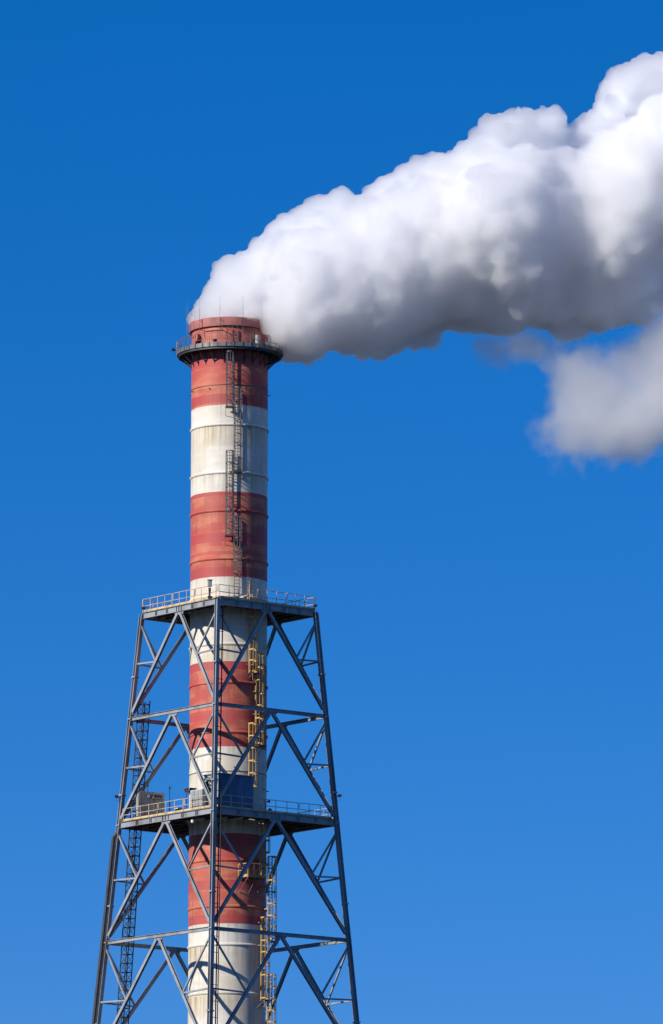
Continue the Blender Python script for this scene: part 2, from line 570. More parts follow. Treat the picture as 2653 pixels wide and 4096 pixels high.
def platform(zbot, ztop, zrail, label, inset, rim_y):
    d_z = (zbot + ztop) / 2
    d = half(d_z)
    t = empty('tower_platform', (0, 0, ztop))
    tag(t, label, 'platform', 'square platforms of the tower')
    cs = [corner(i, d_z) for i in range(4)]
    for i in range(4):
        A, B = cs[i], cs[(i + 1) % 4]
        e = (B - A).normalized()
        eb = obj('edge_beam', MB().ibeam(A + e * .3, B - e * .3, (0, 0, 1), .30, ztop - zbot, .035, .03), M_STEEL, t)
        L = (B - A).length
        for f in (.19, .205, .335, .35, .47, .5, .53, .67, .685, .82, .835):
            c = A + e * (L * f)
            obj('web_stiffener', MB().box(c, e * .015, FN[i] * .135, (0, 0, (ztop - zbot) / 2 - .037)), M_STEEL, eb)
    # joists under the deck, kept clear of the shaft
    u, w = FN[0], FN[1]
    hf = d / sqrt(2)
    for k in range(-5, 6):
        s = k * hf / 5.6
        for (aa, bb, zz) in ((u, w, ztop - .20), (w, u, ztop - .22)):
            for lo, hi in ((-1, 1),):
                half_c = sqrt(max(0, 4.15 ** 2 - s * s))
                spans = [(-hf + .17, hf - .17)] if abs(s) >= 4.15 else [(-hf + .17, -half_c), (half_c, hf - .17)]
                if zz < ztop - .21 and k % 2:
                    continue
                for x0, x1 in spans:
                    obj('joist', MB().ibeam(aa * x0 + bb * s + Vector((0, 0, zz)), aa * x1 + bb * s + Vector((0, 0, zz)), (0, 0, 1), .16, .34 if aa == u else .30, .02, .02), M_DARK, t)
    # deck plate with a round hole
    n = 96
    vs, fs = [], []
    zt = ztop + .012
    for i in range(n):
        a = 2 * pi * i / n
        ca = Vector((cos(a), sin(a)))
        sq = (hf - .02) / max(abs(ca.x), abs(ca.y))
        for rr_, z_ in ((3.86, zt), (sq, zt), (sq, zt + .05), (3.86, zt + .05)):
            p = u * (ca.x * rr_) + w * (ca.y * rr_)
            vs.append((p.x, p.y, z_))
    for i in range(n):
        j = (i + 1) % n
        for k in range(4):
            l = (k + 1) % 4
            fs.append((i * 4 + k, j * 4 + k, j * 4 + l, i * 4 + l))
    obj('deck', MB().add(vs, fs), M_DECK, t)
    obj('deck_collar', MB().lathe([(3.78, ztop - .05), (3.86, ztop - .05), (3.86, ztop + .18), (3.78, ztop + .18)], 96, closed=True), M_DARK, t)
    zd = ztop + .064
    proto = None
    for i in range(4):
        A, B = cs[i].copy(), cs[(i + 1) % 4].copy()
        A.z = B.z = zd
        e = (B - A).normalized()
        A = A - FN[i] * .02 + e * inset; B = B - FN[i] * .02 - e * inset
        L = (B - A).length
        obj('toe_board', MB().bar(A + Vector((0, 0, .085)), B + Vector((0, 0, .085)), .03, .17), M_TOE, t)
        k_n = 11
        for k in range(k_n):
            p = A + e * (.12 + (L - .24) * k / (k_n - 1)) + FN[i] * .04
            if proto is None:
                proto = obj('rail_post', MB().tube([(0, 0, 0), (0, 0, zrail - zd)], .032, 6), M_RAIL, t, local=True)
                proto.location = p - Vector((0, 0, ztop))
            else:
                piece(proto, t, p - Vector((0, 0, ztop)))
        for f0, f1 in ((.0, .40), (.41, .70), (.71, 1.0)):
            q0 = A + e * (L * f0); q1 = A + e * (L * f1)
            obj('rail_panel', rail_loop(q0, q1, zrail, zd + .55, .07), M_RAIL, t)
    return t, zd


p_up, ZD1 = platform(98.49, 99.07, 100.34, 'upper square steel platform with pale yellow railings capping the tower', .1, 0)
p_lo, ZD2 = platform(78.78, 79.35, 80.56, 'lower square steel platform carrying grey cabins round the red and white shaft', .55, 0)

# ------------------------------------------------------------------ round gallery
gal = empty('round_gallery', (0, 0, 123.55))
tag(gal, 'dark round walkway with curved railings and brackets just below the chimney mouth', 'gallery')
RG = 4.96
obj('deck', MB().lathe([(R + .03, 123.50), (RG - .02, 123.50), (RG - .02, 123.56), (R + .03, 123.56)], 96, closed=True), M_DECK, gal)
obj('fascia', MB().lathe([(RG - .03, 123.44), (RG + .02, 123.44), (RG + .02, 123.83), (RG - .03, 123.83)], 96, closed=True), M_FASCIA, gal)
obj('ring_beam', MB().lathe([(RG - .25, 123.24), (RG - .10, 123.24), (RG - .10, 123.49), (RG - .25, 123.49)], 96, closed=True), M_DARK, gal)
for k in range(24):
    a = radians(-68.5 - 15 + 15.4 * 0 + 15 * k)
    br_o = obj('bracket', MB().bar(at(a, R + .005, 123.36), at(a, RG - .26, 123.36), .10, .22), M_DARK, gal)
    obj('knee_brace', MB().bar(at(a, R + .03, 122.28), at(a, RG - .34, 123.24), .09, .09, at(a, 1, 0)), M_DARK, br_o)
    obj('foot_plate', MB().bar(at(a, R + .03, 122.10), at(a, R + .03, 123.24), .09, .06, at(a, 1, 0)), M_DARK, br_o)
proto = None
for k in range(40):
    a = radians(9 * k + 4.6)
    if proto is None:
        proto = obj('rail_post', MB().tube([at(a, RG + .06, 123.46), at(a, RG + .06, 124.70)], .03, 6), M_GREYLAD, gal)
        a_first = a
    else:
        piece(proto, gal, rz=a - a_first)
def curved_loop(a0, a1, zt, zm, rr=.1, r=RG + .06, th=.026):
    aw = rr / r
    top = [at(a0 + aw + (a1 - a0 - 2 * aw) * k / 8, r, zt) for k in range(9)]
    bot = [at(a1 - aw - (a1 - a0 - 2 * aw) * k / 8, r, zm) for k in range(9)]
    rc = [at(a1 - aw + aw * sin(radians(q)), r, zt - rr + rr * cos(radians(q))) for q in (30, 60, 90)] + [at(a1 - aw + aw * cos(radians(q)), r, zm + rr - rr * sin(radians(q))) for q in (0, 30, 60)]
    lc = [at(a0 + aw - aw * sin(radians(q)), r, zm + rr - rr * cos(radians(q))) for q in (30, 60, 90)] + [at(a0 + aw - aw * cos(radians(q)), r, zt - rr + rr * sin(radians(q))) for q in (0, 30, 60)]
    return MB().tube(top + rc + bot + lc, th, 6, closed=True)
for k in range(20):
    a0 = radians(8.0 + 18 * k)
    if k == 19:
        continue
    obj('rail_panel', curved_loop(a0 + .012, a0 + radians(18) - .012, 124.72, 124.12), M_GREYLAD, gal)
g_ = obj('ladder_gate', curved_loop(radians(-8.5), radians(8.2), 125.42, 124.15, .14, RG + .02), M_GREYLAD, gal)
# boxes on the gallery
for (d, zc, hw, hh, nm, lab, mt_) in ((43, 124.35, .22, .55, 'junction_box', 'tall grey junction box on the gallery in the shade of the rim', M_CABIN),
                                       (64, 124.45, .12, .28, 'junction_box', 'small pale junction box at the right end of the gallery', M_WHITEP)):
    a = radians(d)
    n = Vector((sin(a), -cos(a), 0)); tt = Vector((cos(a), sin(a), 0))
    b_ = empty(nm, at(a, R + .28, 123.57))
    tag(b_, lab, 'junction box')
    obj('housing', MB().box(at(a, R + .26, zc), tt * hw, n * .14, (0, 0, hh)), mt_, b_)
    obj('door', MB().box(at(a, R + .41, zc), tt * (hw - .03), n * .012, (0, 0, hh - .04)), mt_, b_)
    obj('stand', MB().box(at(a, R + .26, (123.57 + zc - hh) / 2), tt * .05, n * .05, (0, 0, (zc - hh - 123.57) / 2)), M_DARK, b_)

# ------------------------------------------------------------------ lightning rods
RODN = {-103: 'thin lightning rod at the far left of the chimney mouth, set furthest back', -73: 'thin lightning rod at the left edge of the chimney mouth, seen against blue sky',
        -43: 'thin lightning rod on the sunlit left side of the chimney mouth', -13: 'thin lightning rod just left of the ladder gate on the chimney mouth',
        17: 'thin lightning rod just right of the ladder gate on the chimney mouth', 47: 'thin lightning rod over the shaded right side of the chimney mouth',
        77: 'thin lightning rod at the right edge of the chimney mouth, against the smoke'}
for d, lab in RODN.items():
    a = radians(d)
    t = empty('lightning_rod', at(a, RC + .34, 125.2))
    tag(t, lab, 'lightning rod', 'lightning rods round the chimney mouth')
    obj('rod', MB().tube([at(a, RC + .34, 125.05), at(a, RC + .34, 127.4)], .017, 6).tube([at(a, RC + .34, 127.4), at(a, RC + .34, 128.4)], .010, 6), M_GALV, t)
    obj('clamp', MB().bar(at(a, RC + .02, 126.2), at(a, RC + .37, 126.2), .04, .04), M_DARK, t)
    obj('clamp', MB().bar(at(a, R + .01, 125.35), at(a, RC + .37, 125.35), .04, .04), M_DARK, t)


# ------------------------------------------------------------------ caged ladders
def ladder(label, group, z1, z0, s, naz, r, mat, hoop_top, hoop_bot, landing=True, cat='ladder', wide=.24, bars=True):
    """local frame: x along the shaft's tangent, -y away from the shaft, z up from the landing"""
    nv = Vector((sin(naz), -cos(naz), 0)); tv = Vector((cos(naz), sin(naz), 0))
    loc = nv * r + tv * s + Vector((0, 0, z0))
    t = empty('caged_ladder', loc, naz)
    tag(t, label, cat, group)
    H = z1 - z0
    fat = 1.35 if mat is M_YELLOW else 1.1
    for x in (-wide, wide):
        obj('stile', MB().box((x, 0, H / 2), (.026 * fat, 0, 0), (0, .04, 0), (0, 0, H / 2)), mat, t, local=True)
    p = None
    k = .15
    while k < H - .05:
        if p is None:
            p = obj('rung', MB().tube([(-wide, 0, 0), (wide, 0, 0)], .022, 6), mat, t, local=True)
            p.location = (0, 0, k)
        else:
            piece(p, t, (0, 0, k))
        k += .30
    # cage
    hb, ht = hoop_bot - z0, hoop_top - z0
    cw, cd = .34, .72
    prof = [(-wide, 0), (-cw, -.12), (-cw, -.36)] + [(-cw * cos(radians(q)), -.40 - .34 * sin(radians(q))) for q in (15, 40, 65, 90, 115, 140, 165)] + [(cw, -.36), (cw, -.12), (wide, 0)]
    nh = max(2, int(round((ht - hb) / 1.12)) + 1)
    p = None
    for q in range(nh):
        z = hb + (ht - hb) * q / (nh - 1)
        if p is None:
            p = MB()
            for i in range(len(prof) - 1):
                p.bar((*prof[i], 0), (*prof[i + 1], 0), .025, .085 * fat)
            p = obj('cage_hoop', p, mat, t, local=True)
            p.location = (0, 0, z)
        else:
            piece(p, t, (0, 0, z))
    p = None
    for (x, y) in ((-cw, -.30), (-.24, -.64), (0, -.74), (.24, -.64), (cw, -.30)):
        if p is None:
            p = obj('cage_bar', MB().box((0, 0, (ht - hb) / 2), (.030 * fat, 0, 0), (0, .014, 0), (0, 0, (ht - hb) / 2)), mat, t, local=True)
            p.location = (x, y, hb)
        else:
            piece(p, t, (x, y, hb))
    # brackets back to the shaft
    inv = WM[t].inverted()
    z = .9
    while z < H - .3:
        for x in (-wide, wide):
            P = loc + tv * x
            rad = hypot(P.x, P.y)
            Q = Vector((P.x, P.y, 0)).normalized() * (R + .004)
            a_ = inv @ Vector((P.x, P.y, z0 + z)); b_ = inv @ Vector((Q.x, Q.y, z0 + z))
            if (a_ - b_).length > .03:
                obj('wall_bracket', MB().bar(a_, b_, .05, .07), M_GALV if mat != M_GREYLAD else mat, t, local=True)
        z += 2.1
    if landing:
        lp = obj('landing', MB().box((0, -.36, -.06), (.42, 0, 0), (0, .44, 0), (0, 0, .035)), M_DARK, t, local=True)
        WM[lp] = WM[t].copy()
        for x in (-.40, .40):
            P = loc + tv * x
            Q = Vector((P.x, P.y, 0)).normalized() * (R + .01)
            b_ = inv @ Vector((Q.x, Q.y, z0 - .75))
            obj('brace', MB().bar((x, -.70, -.10), tuple(b_), .04, .04, (1, 0, 0)), M_GALV, lp, local=True)
            obj('hanger', MB().box((x, -.74, -.40), (.02, 0, 0), (0, .02, 0), (0, 0, .30)), mat, lp, local=True)
    return t


GL = 'grey caged ladders on the upper shaft'
A0 = radians(3.0)
ladder('topmost grey caged ladder, rising from the white band to the gallery', GL, 125.55, 117.78, -.20, A0, 3.98, M_GREYLAD, 123.0, 117.95)
ladder('second grey caged ladder from the top, across the stained upper white band', GL, 119.7, 111.62, .54, A0, 3.98, M_GREYLAD, 119.6, 111.8)
ladder('third grey caged ladder from the top, across the white to red paint edge', GL, 113.65, 105.55, -.20, A0, 3.98, M_GREYLAD, 113.55, 105.7)
ladder('lowest grey caged ladder, coming down the red band onto the upper platform', GL, 107.6, ZD1 + .03, .54, A0, 3.98, M_GREYLAD, 107.5, 102.1, landing=False)
GY = 'yellow caged ladders on the lower shaft'
A1 = radians(38)
ladder('topmost yellow caged ladder, passing down through the upper platform', GY, 101.4, 92.72, -.41, A1, 3.98, M_YELLOW, 98.0, 92.9)
ladder('second yellow caged ladder from the top, over the red band near the right edge', GY, 94.62, 86.02, .36, A1, 3.98, M_YELLOW, 94.5, 86.2)
ladder('third yellow caged ladder from the top, ending on the lower platform', GY, 88.1, ZD2 + .03, -.41, A1, 3.98, M_YELLOW, 88.0, 82.2, landing=False)
ladder('yellow caged ladder hanging below the lower platform down to the small balcony', GY, 80.4, 73.75, 1.10, A1, 4.0, M_YELLOW, 78.3, 76.1, landing=False)
ladder('yellow caged ladder beside the small balcony, against the sky at right', GY, 75.8, 67.93, 1.87, A1, 4.0, M_YELLOW, 75.75, 68.1)
ladder('yellow caged ladder on the lowest white band, left of the sky edge', GY, 70.15, 62.42, 1.10, A1, 4.0, M_YELLOW, 70.05, 62.6)
ladder('lowest yellow caged ladder, running out at the bottom of the picture', GY, 64.85, 57.0, 1.87, A1, 4.0, M_YELLOW, 64.75, 57.2)

# ------------------------------------------------------------------ small balcony below the lower platform
nv = Vector((sin(A1), -cos(A1), 0)); tv = Vector((cos(A1), sin(A1), 0))
ZB = 73.66


def bl(s, r, z):
    return tv * s + nv * r + Vector((0, 0, z))


bal = empty('inspection_balcony', bl(0, 4.2, ZB))
tag(bal, 'small yellow railed balcony on the dark red band under the lower platform', 'balcony')
S0, S1, R0, R1 = -1.35, 2.25, 3.64, 4.75
fl = MB()
ks = 14
vs = []
for k in range(ks + 1):
    s = S0 + (.80 - S0) * k / ks
    ri = sqrt(max(0.2, (R + .03) ** 2 - s * s))
    for r_, z_ in ((ri, ZB - .06), (R1, ZB - .06), (R1, ZB), (ri, ZB)):
        vs.append(tuple(bl(s, r_, z_)))
fs = [(k * 4 + a, (k + 1) * 4 + a, (k + 1) * 4 + (a + 1) % 4, k * 4 + (a + 1) % 4) for k in range(ks) for a in range(4)]
fs += [(0, 1, 2, 3), (ks * 4 + 3, ks * 4 + 2, ks * 4 + 1, ks * 4)]
obj('floor', fl.add(vs, fs), M_DECK, bal)
obj('toe_board', MB().bar(bl(S0, R1 + .02, ZB + .10), bl(.80, R1 + .02, ZB + .10), .03, .24), M_YELLOW, bal)
obj('toe_board', MB().bar(bl(S0 - .02, 3.40, ZB + .10), bl(S0 - .02, R1, ZB + .10), .03, .24), M_YELLOW, bal)
for s, r_, hgt in ((S0, R1 + .05, 1.25), (-.62, R1 + .05, 1.25), (.05, R1 + .05, 1.9), (.78, R1 + .05, 1.9), (S0 - .05, 4.05, 1.25), (S0 - .05, 3.45, 1.25)):
    obj('rail_post', MB().tube([bl(s, r_, ZB - .1), bl(s, r_, ZB + hgt)], .045, 6), M_YELLOW, bal)
for zz_ in (1.22, .62):
    obj('rail', MB().tube([bl(S0 - .05, 3.42, ZB + zz_), bl(S0 - .05, R1 + .05, ZB + zz_), bl(.80, R1 + .05, ZB + zz_)], .042, 6), M_YELLOW, bal)
gt = obj('gate', rail_loop(bl(.22, R1 + .08, 0), bl(.70, R1 + .08, 0), ZB + 1.10, ZB + .35, .08), M_YELLOW, bal)
for s in (S0 + .1, -.3, .7):
    b0 = bl(s, sqrt((R + .02) ** 2 - s * s), ZB - 1.35)
    obj('brace', MB().bar(bl(s, R1 - .1, ZB - .08), b0, .06, .06, tuple(tv)), M_GREYLAD, bal)

# ------------------------------------------------------------------ lattice mast inside the tower
lm = empty('lattice_mast', (-9.55, 1.38, 0))
tag(lm, 'slender dark lattice mast climbing inside the left corner of the tower', 'mast')


def mp(z, i=None, hw=.40):
    f = (z - 61.5) / (88.62 - 61.5)
    c = Vector((-9.616 + f * 1.64, 1.4 - f * .5, z))
    if i is None:
        return c
    a = radians(45 * 0 + 37 + 45 + 90 * i)
    return c + Vector((cos(a), sin(a), 0)) * hw * 1.38


for i in range(4):
    obj('leg', MB().tube([mp(40, i), mp(90.75, i)], .055, 6), M_DARK, lm)
z = 40.3
brm = MB()
k = 0
ZM = []
while z < 90.8:
    obj('ring_frame', MB().tube([mp(z, i) for i in range(4)], .04, 4, closed=True).bar(mp(z, 0), mp(z, 2), .06, .05), M_DARK, lm)
    ZM.append(z)
    if z + .835 < 90.8:
        for i in range(4):
            j = (i + 1) % 4
            a_, b_ = (i, j) if k % 2 == 0 else (j, i)
            brm.bar(mp(z, a_), mp(z + .835, b_), .035, .035)
    z += .835
    k += 1
tag(obj('bracing', brm, M_DARK, lm), kind='stuff')

# ------------------------------------------------------------------ cable run on the left leg, pipes on the front leg
def leg_off(i, z, n, b):
    return corner(i, z) + n + b


ct = empty('cable_tray', corner(3, 0))
tag(ct, 'dark boxed cable tray fixed along the outside of the left tower leg', 'cable tray')
off = Vector((-.40, .02, 0))
obj('tray', MB().bar(corner(3, 20) + off, corner(3, 78.0) + off, .30, .20, FN[3]), M_DARK, ct)
obj('tray_cap', MB().bar(corner(3, 78.0) + off, corner(3, 78.55) + Vector((-.02, .02, 0)), .28, .18, FN[3]), M_DARK, ct)
for k in range(20):
    z = 40 + k * 1.95
    obj('clip', MB().bar(corner(3, z) + off, corner(3, z) + Vector((-.16, .02, 0)), .06, .05), M_DARK, ct)
cp = empty('cable_pipe', corner(0, 0))
tag(cp, 'thin black cable pipe on short pegs beside the front tower leg', 'pipe')
po = Vector((.50, .20, 0))
obj('pipe', MB().tube([corner(0, 40) + po, corner(0, 98.3) + po], .06, 8), M_LAMP, cp, True)
obj('pipe', MB().tube([corner(0, 40) + po + Vector((.17, 0, 0)), corner(0, 80.5) + po + Vector((.17, 0, 0))], .05, 8), M_LAMP, cp, True)
for k in range(39):
    z = 40.4 + k * 1.5
    if z > 98:
        break
    obj('peg', MB().tube([corner(0, z) + Vector((-.05, -.25, 0)), corner(0, z - .03) + po + Vector((.12, 0, 0))], .03, 6), M_LAMP, cp)

# ------------------------------------------------------------------ cabins and equipment on the lower platform
u, w = FN[0], Vector((cos(atan2(FN[0].x, -FN[0].y)), sin(atan2(FN[0].x, -FN[0].y)), 0))   # outward and along the front right face


def fr(s, r, z):
    return w * s + u * r + Vector((0, 0, z))


cb = empty('equipment_cabin', fr(-4.1, 5.3, ZD2))
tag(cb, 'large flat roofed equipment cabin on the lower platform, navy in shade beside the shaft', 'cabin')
cs0, cs1, cr0, cr1, cz = -6.0, -1.95, 4.15, 6.35, 82.62
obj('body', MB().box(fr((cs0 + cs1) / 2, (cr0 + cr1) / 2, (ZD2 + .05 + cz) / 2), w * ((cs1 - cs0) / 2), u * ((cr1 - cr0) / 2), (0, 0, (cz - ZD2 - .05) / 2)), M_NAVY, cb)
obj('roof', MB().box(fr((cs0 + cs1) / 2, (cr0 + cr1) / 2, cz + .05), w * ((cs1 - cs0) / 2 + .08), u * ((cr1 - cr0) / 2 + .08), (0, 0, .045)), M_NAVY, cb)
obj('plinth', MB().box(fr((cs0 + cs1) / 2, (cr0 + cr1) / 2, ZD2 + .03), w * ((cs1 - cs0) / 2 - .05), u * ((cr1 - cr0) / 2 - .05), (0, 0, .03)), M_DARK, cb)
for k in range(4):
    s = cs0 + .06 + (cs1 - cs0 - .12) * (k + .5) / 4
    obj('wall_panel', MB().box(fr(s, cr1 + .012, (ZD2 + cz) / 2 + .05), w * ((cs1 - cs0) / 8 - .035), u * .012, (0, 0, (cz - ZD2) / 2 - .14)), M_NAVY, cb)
for k in range(3):
    r_ = cr0 + .05 + (cr1 - cr0 - .1) * (k + .5) / 3
    o = obj('wall_panel', MB().box(fr(cs0 - .012, r_, (ZD2 + cz) / 2 + .05), u * ((cr1 - cr0) / 6 - .03), w * .012, (0, 0, (cz - ZD2) / 2 - .14)), M_CABIN, cb)  # same blue cabin, sunlight on this end put in as paler grey
    o['label'] = 'cabin wall panel coloured pale grey for its sunlit look'
obj('vent', MB().box(fr(cs0 - .05, cr0 + 1.5, ZD2 + .75), u * .26, w * .03, (0, 0, .32)), M_DARK, cb)
# air conditioners on the cabin's sunny end
for k, (rr_, zz_, lab) in enumerate(((5.75, 81.72, 'white air conditioner with round fan on the cabin end, next to the tower leg'), (5.0, 81.62, 'dark round fan unit on the cabin end, left of the white air conditioner'))):
    c = fr(cs0 - .24, rr_, zz_)
    e_ = empty('air_conditioner', c)
    tag(e_, lab, 'air conditioner', 'fan units on the cabin end')
    obj('housing', MB().box(c, w * .17, u * .36, (0, 0, .36)), M_WHITEP if k == 0 else M_DARK, e_)
    gr = obj('fan_grille', MB().tube([c - w * .175, c - w * .215], .27, 20), M_DARK, e_)
    obj('hub', MB().tube([c - w * .216, c - w * .24], .07, 12), M_WHITEP, gr)
    obj('shelf', MB().box(c + Vector((0, 0, -.39)), w * .22, u * .38, (0, 0, .03)), M_DARK, e_)
obj_aw = empty('awning', fr(cs0 - .3, 5.5, 82.3))
tag(obj_aw, 'short grey steel canopy over the cabin fans', 'canopy')
obj('sheet', MB().bar(fr(cs0 - .04, 5.35, 82.40), fr(cs0 - .62, 5.35, 82.18), 1.7, .04), M_GALV, obj_aw)
obj('edge_strip', MB().bar(fr(cs0 - .63, 4.5, 82.13), fr(cs0 - .63, 6.2, 82.13), .03, .16), M_GALV, obj_aw)
# switch cabinets standing left of the cabin
for k in range(3):
    c = fr(-6.55 - .02, 4.62 - k * .62, ZD2)
    e_ = empty('switch_cabinet', c)
    tag(e_, ('pale switch cabinet touching the big cabin on the lower platform', 'middle one of three pale switch cabinets beside the big cabin', 'pale switch cabinet nearest the shaft, below the floodlights')[k], 'cabinet', 'row of switch cabinets')
    hgt = .95
    obj('housing', MB().box(c + Vector((0, 0, hgt)), w * .20, u * .28, (0, 0, hgt)), M_WHITEP, e_)
    obj('door', MB().box(c - w * .212 + Vector((0, 0, hgt)), w * .012, u * .25, (0, 0, hgt - .06)), M_CABIN, e_)
# wide stained cabinet at the left corner
ca = empty('corner_cabinet', (-7.1, .55, ZD2))
tag(ca, 'wide stained grey metal cabinet with vents at the left corner of the lower platform', 'cabinet')
k0 = Vector((-8.31, -.30, 0)); e1 = w.copy(); n1 = u.copy()
Wc, Dc, z0c, z1c = 3.02, .34, ZD2 + .02, 82.16


def cc(s, d, z):
    return k0 + e1 * s + n1 * d + Vector((0, 0, z))


obj('body', MB().box(cc(Wc / 2, -Dc / 2, (z0c + z1c) / 2), e1 * Wc / 2, n1 * Dc / 2, (0, 0, (z1c - z0c) / 2)), M_CABINET, ca)
for k in range(9):
    if k in (4, 5, 6, 7):
        continue
    s = .03 + (Wc - .06) * (k + .5) / 9
    obj('panel', MB().box(cc(s, .012, (z0c + z1c) / 2), e1 * ((Wc - .06) / 18 - .03), n1 * .012, (0, 0, (z1c - z0c) / 2 - .06)), M_CABINET, ca)
dr = obj('door', MB().box(cc(2.0, .02, z0c + .93), e1 * .62, n1 * .02, (0, 0, .9)), M_CABINET, ca)
for s in (1.74, 2.22):
    pts = [cc(s + .09 * cos(q), .05, z0c + 1.15 + .34 * (1 if sin(q) > 0 else -1) + .09 * sin(q)) for q in [2 * pi * i / 16 for i in range(16)]]
    obj('louvre', MB().tube(pts, .02, 5, closed=True), M_GALV, dr)
    obj('louvre', MB().box(cc(s, .045, z0c + 1.15), e1 * .05, n1 * .008, (0, 0, .36)), M_WHITEP if s < 2 else M_DARK, dr)
vh = obj('vent_hood', MB().box(cc(2.0, .17, z1c - .42), e1 * .56, n1 * .17, (0, 0, .22)), M_CABINET, ca)
obj('opening', MB().box(cc(2.04, .345, z1c - .42), e1 * .44, n1 * .006, (0, 0, .13)), M_DARK, vh)
obj('lamp', MB().tube([cc(1.08, .02, z1c - .45), cc(1.08, .17, z1c - .45)], .15, 16), M_WHITEP, ca, True)
obj('mast_stub', MB().tube([cc(1.2, -.15, z1c), cc(1.2, -.15, z1c + .75)], .035, 6).tube([cc(1.2, -.15, z1c + .45), cc(1.2, -.15, z1c + .85)], .075, 8), M_LAMP, ca)

# weather mast
wx = empty('weather_mast', (-5.37, -4.45, ZD2))
tag(wx, 'thin dark weather pole on the lower platform, between grey cabinet and floodlights', 'pole')
obj('pole', MB().tube([(-5.37, -4.45, ZD2), (-5.37, -4.45, 80.6)], .06, 8).tube([(-5.37, -4.45, 80.6), (-5.37, -4.45, 81.9)], .035, 6), M_LAMP, wx)
obj('wind_vane', MB().bar((-5.45, -4.45, 81.9), (-5.16, -4.45, 81.95), .03, .05), M_LAMP, wx)
obj('sensor', MB().tube([(-5.37, -4.45, 81.72), (-5.37, -4.45, 81.95)], .07, 8), M_LAMP, wx)


def flood(name, label, base, pole_h, aim, size, mat_back, group=None, cat='floodlight'):
    base = Vector(base)
    t = empty(name, base)
    tag(t, label, cat, group)
    top = base + Vector((0, 0, pole_h))
    obj('post', MB().tube([base, top], .04, 6), M_DARK, t)
    f = Vector(aim).normalized()
    sd = f.cross(Vector((0, 0, 1))).normalized()
    up_ = sd.cross(f)
    c = top + Vector((0, 0, size * .6))
    vs = [c + f * a + sd * b * k + up_ * d * k for a, k in ((-size * .55, .62), (size * .45, 1.0)) for b, d in ((-size, -size * .8), (size, -size * .8), (size, size * .8), (-size, size * .8))]
    hs = obj('housing', MB().add(vs, [(0, 1, 2, 3), (7, 6, 5, 4), (0, 4, 5, 1), (1, 5, 6, 2), (2, 6, 7, 3), (3, 7, 4, 0)]), mat_back, t)
    obj('lens', MB().box(c + f * size * .47, f * .012, sd * size * .88, up_ * size * .68), M_GLASS, hs)
    obj('yoke', MB().tube([c - sd * size * 1.1, c - sd * size * 1.1 - Vector((0, 0, size)), c + sd * size * 1.1 - Vector((0, 0, size)), c + sd * size * 1.1], .025, 6), M_DARK, t)
    return t


FG = 'floodlights on the lower platform'
flood('floodlight', 'pale grey floodlight aimed left above the lower platform rail', (-3.80, -5.2, ZD2), 2.0, (-1, -.4, -.35), .26, M_CABIN, FG)
flood('floodlight', 'big dark floodlight on a post in front of the white band', (-3.28, -5.25, ZD2), 1.85, (.5, -1, -.25), .36, M_DARK, FG)
flood('floodlight', 'small floodlight lying low on the deck right of the shaft', (3.9, -4.6, ZD2), .18, (.9, -.5, .35), .24, M_DARK, FG)
hn = empty('horn_speaker', (3.72, -3.9, 80.6))
tag(hn, 'black horn loudspeaker by the shaft edge above the lower platform', 'loudspeaker')
obj('horn', MB().tube([(3.62, -3.9, 80.7), (3.68, -3.9, 80.7)], .07, 10).add([tuple(Vector((3.68, -3.9, 80.7)) + Vector((dx, rr_ * cos(q), rr_ * sin(q)))) for dx, rr_ in ((0, .06), (.24, .17)) for q in [2 * pi * i / 14 for i in range(14)]], [(i, (i + 1) % 14, 14 + (i + 1) % 14, 14 + i) for i in range(14)]), M_LAMP, hn, True)
obj('bracket', MB().tube([(3.66, -3.9, 80.66), (3.5, -3.9, 80.5), (3.5, -3.9, ZD2)], .035, 6), M_LAMP, hn)
# cabinet / box low behind rail
tb = empty('tool_box', (-4.5, -4.7, ZD2))
tag(tb, 'low black box with pale lid on the lower platform deck below the floodlights', 'box')
obj('body', MB().box((-4.35, -4.6, ZD2 + .22), e1 * .48, n1 * .22, (0, 0, .21)), M_LAMP, tb)
obj('lid', MB().box((-4.35, -4.6, ZD2 + .47), e1 * .50, n1 * .24, (0, 0, .035)), M_WHITEP, tb)
# dome camera hanging under the lower platform edge
dcx = (-3.22, -6.95)
dc = empty('dome_camera', (*dcx, 78.3))
tag(dc, 'small white dome camera hanging below the lower platform edge', 'camera')
obj('stem', MB().tube([(*dcx, 80.5), (*dcx, 78.62)], .035, 6), M_DARK, dc)
obj('dome', MB().lathe([(0.001, .36), (.06, .34), (.10, .26), (.16, .16), (.17, .06), (.13, -.06), (.001, -.11)], 16, (*dcx, 78.35)), M_WHITEP, dc, True)
# camera post at the front corner of the upper platform
px_, py_ = -1.75, -7.35
cpost = empty('camera_post', (px_, py_, ZD1))
tag(cpost, 'dark instrument post with box head at the front corner of the upper platform', 'camera post')
obj('post', MB().tube([(px_, py_, ZD1), (px_, py_, ZD1 + .75)], .075, 8).box((px_, py_, ZD1 + .10), (.20, 0, 0), (0, .2, 0), (0, 0, .08)).box((px_, py_, ZD1 + .82), (.11, 0, 0), (0, .14, 0), (0, 0, .16)), M_LAMP, cpost)
obj('head', MB().box((px_, py_, ZD1 + 1.38), (.17, .05, 0), (-.04, .13, 0), (0, 0, .30)), M_CABIN, cpost)
obj('hood', MB().box((px_ + .02, py_, ZD1 + 1.72), (.24, .06, 0), (-.05, .2, 0), (0, 0, .025)), M_CABIN, cpost)
